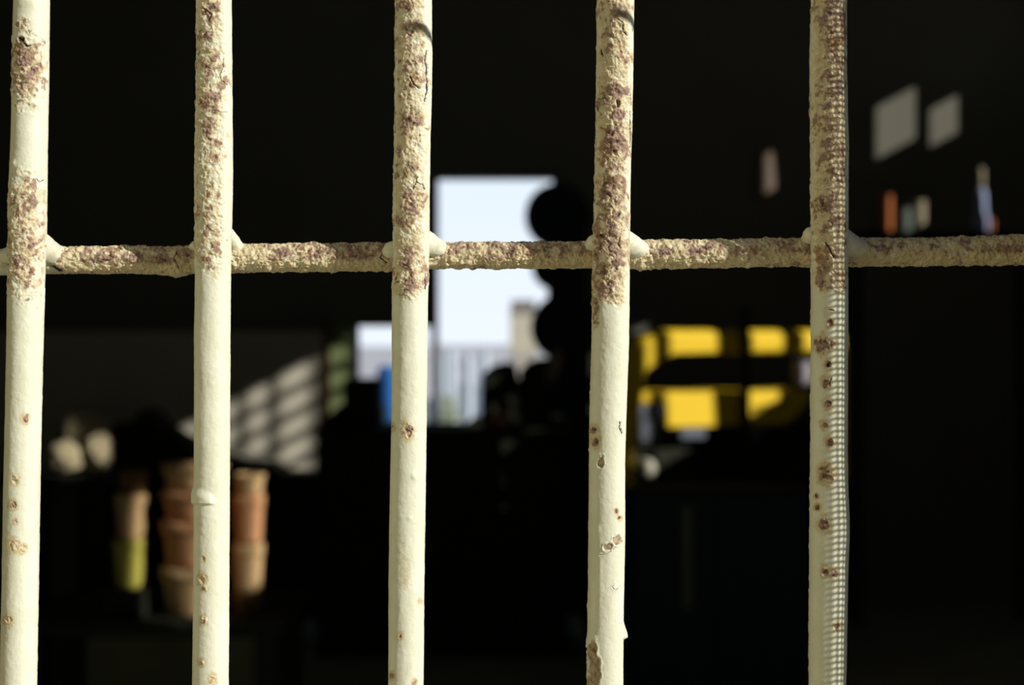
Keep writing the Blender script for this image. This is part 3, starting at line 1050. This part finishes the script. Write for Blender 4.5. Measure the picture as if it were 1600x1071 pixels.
# long dark machine bench under window and doorway
zb7 = P(0, 668, 7.4).z
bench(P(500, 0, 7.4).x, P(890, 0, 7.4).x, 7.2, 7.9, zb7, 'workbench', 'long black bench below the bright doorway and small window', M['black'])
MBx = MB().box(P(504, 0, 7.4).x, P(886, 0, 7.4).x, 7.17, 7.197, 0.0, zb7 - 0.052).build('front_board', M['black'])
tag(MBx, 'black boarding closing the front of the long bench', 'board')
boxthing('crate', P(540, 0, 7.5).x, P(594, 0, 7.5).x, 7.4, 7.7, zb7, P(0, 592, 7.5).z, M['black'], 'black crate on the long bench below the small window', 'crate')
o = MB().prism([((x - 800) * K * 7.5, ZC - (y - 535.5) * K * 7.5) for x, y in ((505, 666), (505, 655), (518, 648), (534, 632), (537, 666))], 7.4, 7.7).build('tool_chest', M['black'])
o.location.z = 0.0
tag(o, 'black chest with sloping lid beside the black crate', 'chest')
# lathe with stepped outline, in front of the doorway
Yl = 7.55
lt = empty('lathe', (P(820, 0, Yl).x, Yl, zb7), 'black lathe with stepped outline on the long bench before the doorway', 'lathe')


def rel(poly, t, Y):
    return [((x - 800) * K * Y - t.location.x, ZC - (y - 535.5) * K * Y - t.location.z) for x, y in poly]


zoff = (Yl)
MB().prism(rel([(728, 665), (740, 652), (880, 652), (885, 665)], lt, Yl), -0.10, 0.12).build('bed', M['black'], lt)
MB().prism(rel([(752, 653), (754, 585), (768, 572), (790, 566), (806, 570), (812, 600), (812, 653)], lt, Yl), -0.08, 0.1).build('headstock', M['black'], lt)
MB().prism(rel([(808, 653), (812, 580), (826, 566), (842, 560), (856, 560), (860, 653)], lt, Yl), -0.08, 0.1).build('gear_cover', M['black'], lt)
q = rel([(782, 640)], lt, Yl)[0]
MB().lathe([(0.05, 0), (0.055, 0.01), (0.05, 0.03), (0.02, 0.06)], q[0], -0.14, q[1] + 0.02, axis='y').build('chuck', M['black'], lt)

# machine with three round pulley guards silhouetted in the doorway
Ym = 8.5
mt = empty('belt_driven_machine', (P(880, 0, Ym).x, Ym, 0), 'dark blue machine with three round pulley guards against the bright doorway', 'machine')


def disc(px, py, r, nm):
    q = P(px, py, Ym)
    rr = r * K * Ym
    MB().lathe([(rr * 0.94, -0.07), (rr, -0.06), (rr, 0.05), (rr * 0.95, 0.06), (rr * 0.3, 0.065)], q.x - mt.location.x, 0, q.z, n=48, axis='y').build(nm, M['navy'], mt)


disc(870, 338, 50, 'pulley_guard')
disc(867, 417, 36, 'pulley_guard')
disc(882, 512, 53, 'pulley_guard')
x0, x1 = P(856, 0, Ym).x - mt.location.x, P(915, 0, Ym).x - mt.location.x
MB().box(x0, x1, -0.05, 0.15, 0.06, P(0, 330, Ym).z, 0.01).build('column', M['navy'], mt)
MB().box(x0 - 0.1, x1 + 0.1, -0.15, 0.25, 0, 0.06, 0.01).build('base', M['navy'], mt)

# rags and small things catching the light near the lathe
rg = blob('rag', (P(858, 0, 7.3).x, 7.42, P(0, 601, 7.4).z), 0.055, M['tan'], 5, 'tan rag draped on the lathe under the pulley guards', 'rag', None, 0.3, (0.6, 0.5, 1.7))
rg.rotation_euler = (0, 0.3, 0)
blob('rag', (P(780, 0, 7.3).x, 7.30, zb7), 0.05, M['pink'], 6, 'crumpled reddish rag on the bench edge below the lathe', 'rag', None, 0.3, (1.3, 0.6, 0.8))

# ---- yellow machine, Y = 7
Yy = 7.0
ym = empty('forklift', (P(1140, 0, Yy).x, Yy, 0), 'yellow forklift parked inside, dark mast post before its yellow frame', 'forklift', None, YAW)
X = lambda px: yel(px)[0]
Zy = lambda py: ZC - (py - 535.5) * K * Yy
# overhead guard: rounded front hoop
hoop = []
for a in np.linspace(math.pi, math.pi / 2, 9):
    hoop.append((X(1012) + 0.11 * math.cos(a), 0, Zy(534) - 0.11 + 0.11 * math.sin(a)))
hoop2 = [(x_, y_, z_) for x_, y_, z_ in hoop]
pts_o = [(X(968), Zy(700)), (X(968), Zy(580)), (X(974), Zy(560)), (X(988), Zy(540)), (X(1012), Zy(523)), (X(1040), Zy(516)), (X(1312), Zy(516)),
         (X(1318), Zy(524)), (X(1318), Zy(552)), (X(1050), Zy(552)), (X(1018), Zy(556)), (X(1002), Zy(566)), (X(993), Zy(580)), (X(993), Zy(700))]
ob = MB().prism(pts_o, -0.03, 0.03)
bmesh.ops.bevel(ob.bm, geom=[e_ for e_ in ob.bm.edges if e_.verts[0].co.y < -0.02 and e_.verts[1].co.y < -0.02], offset=0.036, segments=4, affect='EDGES', profile=0.5, clamp_overlap=True)
ob.build('overhead_guard', M['yellow'], ym)
MB().box(X(970), X(992), 0.02, 0.05, Zy(760), Zy(700)).build('guard_post', M['yellow'], ym)
MB().box(X(1306), X(1324), 0.0, 0.05, Zy(760), Zy(540)).build('guard_post', M['yellow'], ym)
for yo in (0.42,):
    MB().box(X(985), X(1315), yo, yo + 0.05, Zy(545), Zy(520), 0.01).build('guard_rail', M['black'], ym)
for xp in (985, 1315):
    MB().box(X(xp) - 0.02, X(xp) + 0.02, 0.03, 0.42, Zy(545), Zy(520)).build('guard_rail', M['black'], ym)
    MB().box(X(xp) - 0.025, X(xp) + 0.025, 0.40, 0.46, 0.6, Zy(540)).build('guard_post', M['black'], ym)
# yellow bonnet beam with tapered right end
bn = MB().prism([(X(1040), Zy(665)), (X(1040), Zy(611)), (X(1262), Zy(611)), (X(1262), Zy(628)), (X(1236), Zy(658)), (X(1222), Zy(665))], -0.02, 0.25)
for v in bn.bm.verts:                                   # the bonnet slopes back towards the driver
    if v.co.y < 0:
        v.co.y += (v.co.z - Zy(665)) * 0.05
bn.build('bonnet', M['yellow'], ym)
MB().box(X(988), X(1041), -0.01, 0.2, Zy(628), Zy(611), 0.005).build('side_beam', M['yellow'], ym)
MB().box(X(1000), X(1041), 0.0, 0.2, Zy(650), Zy(629), 0.005).build('battery_cover', M['grey_blue'], ym)
MB().box(X(998), X(1034), -0.01, 0.08, Zy(686), Zy(654), 0.01).build('step_plate', M['grey_blue'], ym)
MB().box(X(1062), X(1102), -0.01, 0.08, Zy(685), Zy(667), 0.01).build('number_plate', M['grey_blue'], ym)
MB().box(X(1172), X(1190), -0.01, 0.06, Zy(688), Zy(667), 0.01).build('bracket', M['grey_blue'], ym)
MB().box(X(1246), X(1264), -0.03, 0.05, Zy(606), Zy(566), 0.01).build('mirror', M['lilac'], ym)
MB().box(X(1150), X(1164), -0.050, -0.035, 0.1, Zy(480), 0.004).build('mast', M['black'], ym)
MB().box(X(985), X(1315), 0.12, 0.55, 0.25, Zy(662), 0.03).build('chassis', M['black'], ym)
q = (X(1009), Zy(727))
MB().lathe([(0.030, -0.04), (0.042, -0.03), (0.048, 0.0), (0.044, 0.05)], q[0], 0, q[1], axis='y').build('headlamp', M['white'], ym, smooth=True)
MB().box(X(990), X(1100), 0.03, 0.14, Zy(757), Zy(700)).build('grille_panel', M['black'], ym)
for xp in (1010, 1290):
    for yo in (0.33,):
        MB().lathe([(0.12, -0.07), (0.24, -0.07), (0.25, -0.05), (0.25, 0.05), (0.24, 0.07), (0.12, 0.07)], X(xp), yo, 0.25, axis='x', n=36).build('wheel', M['rubber'], ym)
# faded dark lettering strokes on the right of the bonnet
mb = MB()
for i in range(6):
    xx = X(1176 + i * 9)
    zz = Zy(640 - i * 2.0)
    yy_ = -0.02 + (zz - Zy(665)) * 0.05
    mb.box(xx, xx + 0.010, yy_ - 0.012, yy_ + 0.004, zz - 0.008, zz + 0.010)
mb.build('faded_lettering', M['black'], ym)

# teal cabinet in front of it, with a pale strip
Yt = 6.2
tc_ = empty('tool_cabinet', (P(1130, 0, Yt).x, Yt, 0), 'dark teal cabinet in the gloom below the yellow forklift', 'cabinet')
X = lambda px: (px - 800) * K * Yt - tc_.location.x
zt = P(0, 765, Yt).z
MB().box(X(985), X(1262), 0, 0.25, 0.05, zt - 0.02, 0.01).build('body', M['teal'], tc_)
MB().box(X(983), X(1264), -0.01, 0.26, zt - 0.02, zt, 0.004).build('top', M['black'], tc_)  # colour set black to hide bounced yellow light on the top
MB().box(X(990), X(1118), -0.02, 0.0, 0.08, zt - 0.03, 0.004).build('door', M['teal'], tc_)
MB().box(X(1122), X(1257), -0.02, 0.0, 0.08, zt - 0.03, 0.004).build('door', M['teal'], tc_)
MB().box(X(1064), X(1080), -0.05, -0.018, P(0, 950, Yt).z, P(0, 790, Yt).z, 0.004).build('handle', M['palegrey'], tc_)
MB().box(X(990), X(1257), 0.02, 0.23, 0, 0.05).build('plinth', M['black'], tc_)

# high shelf on the right with tins and a bottle
zs = P(0, 362, 8.0).z
shf = MB().box(P(1335, 0, 8).x, P(1620, 0, 8).x, 7.93, 8.25, zs - 0.03, zs).build('shelf_board', M['black'])
sb = empty('shelf_rack', (P(1480, 0, 8).x, 8.1, 0), 'tall black shelf rack in the right corner carrying tins and a bottle', 'shelf')
shf.name = 'shelf'
shf.parent = sb
shf.matrix_parent_inverse = Matrix.Translation(sb.location).inverted()
for sx_ in (P(1338, 0, 8).x, P(1616, 0, 8).x):
    for yy in (7.95, 8.22):
        o = MB().box(sx_ - 0.02, sx_ + 0.02, yy - 0.02, yy + 0.02, 0, zs - 0.03).build('upright', M['black'], sb)
        o.matrix_parent_inverse = Matrix.Translation(sb.location).inverted()


def tin(px, wpx, hpx, m, label, name='paint_tin', cat='tin', tilt=0.0, y=8.0):
    r = wpx / 2 * K * y
    h = hpx * K * y
    o = MB().lathe([(r * 0.98, 0), (r, 0.004), (r, h * 0.94), (r * 1.03, h * 0.95), (r * 1.03, h), (r * 0.9, h), (r * 0.88, h * 0.97)], n=32).build(name, m, smooth=False)
    o.location = ((px - 800) * K * y, y, zs)
    o.rotation_euler = (0, tilt, 0)
    return tag(o, label, cat)


tin(1366, 14, 46, M['tealtin'], 'thin dull teal tin at the left end of the high shelf')
tin(1383, 22, 56, M['orange'], 'rusty orange tin on the high shelf beside the teal tin')
tin(1413, 22, 36, M['tealtin'], 'short grey-green tin between the orange tin and cream jug')
tin(1436, 20, 48, M['creamtin'], 'cream jug at the right of the tins on the high shelf', 'jug', 'jug')
# bottle
bx = P(1533, 0, 8.0).x
bt = empty('bottle', (bx, 8.0, zs), 'pale blue-white plastic bottle on the high shelf near the corner', 'bottle')
u = K * 8.0
MB().lathe([(11 * u, 0), (12 * u, 2 * u), (12 * u, 20 * u), (9 * u, 30 * u), (8 * u, 60 * u), (5 * u, 68 * u)], n=28).build('body', M['bottle'], bt, smooth=True)
MB().lathe([(4 * u, 67 * u), (5 * u, 70 * u), (5 * u, 96 * u), (3 * u, 100 * u)], n=20).build('neck', M['creamtin'], bt, smooth=True)
tin(1549, 7, 20, M['orange'], 'tiny orange tin against the pale blue bottle')
# wooden paddle hanging on the back wall
pd = MB()
pd.prism([((x - 800) * K * 8.9, ZC - (y - 535.5) * K * 8.9) for x, y in ((1193, 225), (1207, 225), (1211, 262), (1214, 290), (1209, 304), (1201, 308), (1192, 304), (1188, 290), (1190, 262))], 8.93, 8.99)
o = pd.build('wooden_paddle', mat('pinkish_wood', (0.30, 0.22, 0.17), 0.8, 0.15, 8))
tag(o, 'pinkish wooden paddle hanging upright on the back wall', 'paddle')
MBn = MB().box(-0.005, 0.005, 0, 0.07, 0, 0.01)

# ------------------------------------------------------------------ the yard seen through doorway and window
def house(x0, x1, y0, y1, h, m, label):
    t = empty('house', ((x0 + x1) / 2, (y0 + y1) / 2, 0), label, 'house')
    a, b = (x1 - x0) / 2, (y1 - y0) / 2
    MB().box(-a, a, -b, b, 0, h).build('wall', m, t)
    MB().prism([(-a * 1.05, h), (a * 1.05, h), (a * 0.9, h + 0.25), (-a * 0.9, h + 0.25)], -b, b).build('roof', m if h < 3 and y0 > 30 else M['roof'], t)
    for i in (-1, 1):
        MB().box(i * a * 0.5 - a * 0.15, i * a * 0.5 + a * 0.15, -b - 0.02, -b + 0.05, h * 0.35, h * 0.7).build('window', M['lilac'], t)


house(P(797, 0, 24).x, P(838, 0, 24).x, 24, 26, P(0, 492, 24).z, M['house'], 'cream rendered hut in the yard at the right of the doorway')
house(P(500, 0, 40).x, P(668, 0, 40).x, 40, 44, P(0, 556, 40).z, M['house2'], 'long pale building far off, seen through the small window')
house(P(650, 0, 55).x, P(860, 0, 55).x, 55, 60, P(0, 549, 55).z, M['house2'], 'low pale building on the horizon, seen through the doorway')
for i, (xa, xb, yt_, lab) in enumerate(((689, 692, 556, 'whitewashed post, leftmost in the doorway'), (704, 710, 548, 'whitewashed post leaning right, second in the doorway'),
                                        (733, 731, 556, 'whitewashed post leaning left, third in the doorway'), (757, 752, 552, 'whitewashed post at the right of the row in the doorway'))):
    Yp = 13.0
    a, b = P(xa, yt_, Yp), P(xb, 0, Yp)
    o = MB().tube([(b.x - a.x, 0, 0.0), (0, 0, a.z)], 0.045, 14).build('white_post', M['post'])
    o.location = (a.x, Yp, 0)
    tag(o, lab, 'post', 'whitewashed posts in the yard')
# blue tarpaulin covered barrel and bushes
Yb_ = 12.0
c = P(609, 0, Yb_)
o = MB().lathe([(0.10, 0), (0.11, 0.02), (0.11, P(0, 576, Yb_).z - 0.04), (0.09, P(0, 572, Yb_).z)], n=28).build('blue_barrel', M['blue'])
o.location = (c.x, Yb_, 0)
tag(o, 'bright blue barrel outside, seen through the small window', 'barrel')


def bush(px, py, Y, r, label, sq=1.0):
    c = P(px, py, Y)
    bm = bmesh.new()
    rr = random.Random(int(px))
    for i in range(420):
        a = rr.uniform(0, 2 * math.pi)
        h = rr.random()
        rad = r * math.sqrt(rr.random()) * math.sin(math.pi * (0.15 + 0.8 * h))
        p = Vector((rad * math.cos(a), rad * math.sin(a), h * c.z))
        d = Vector((rr.uniform(-1, 1), rr.uniform(-1, 1), rr.uniform(0.2, 1))).normalized()
        s = d.cross(Vector((rr.uniform(-1, 1), rr.uniform(-1, 1), 0.1))).normalized()
        L = r * 0.35
        bm.faces.new([bm.verts.new(p), bm.verts.new(p + d * L * 0.5 + s * L * 0.2), bm.verts.new(p + d * L), bm.verts.new(p + d * L * 0.5 - s * L * 0.2)])
    me = bpy.data.meshes.new('bush')
    bm.to_mesh(me)
    bm.free()
    o = link('bush', me, M['leaf'])
    o.location = (c.x, Y, 0)
    return tag(o, label, 'bush')


bush(600, 636, 11.2, 0.13, 'yellow-green weed clump in front of the blue barrel')
bush(700, 622, 11.6, 0.16, 'yellow-green weed clump at the foot of the white posts')
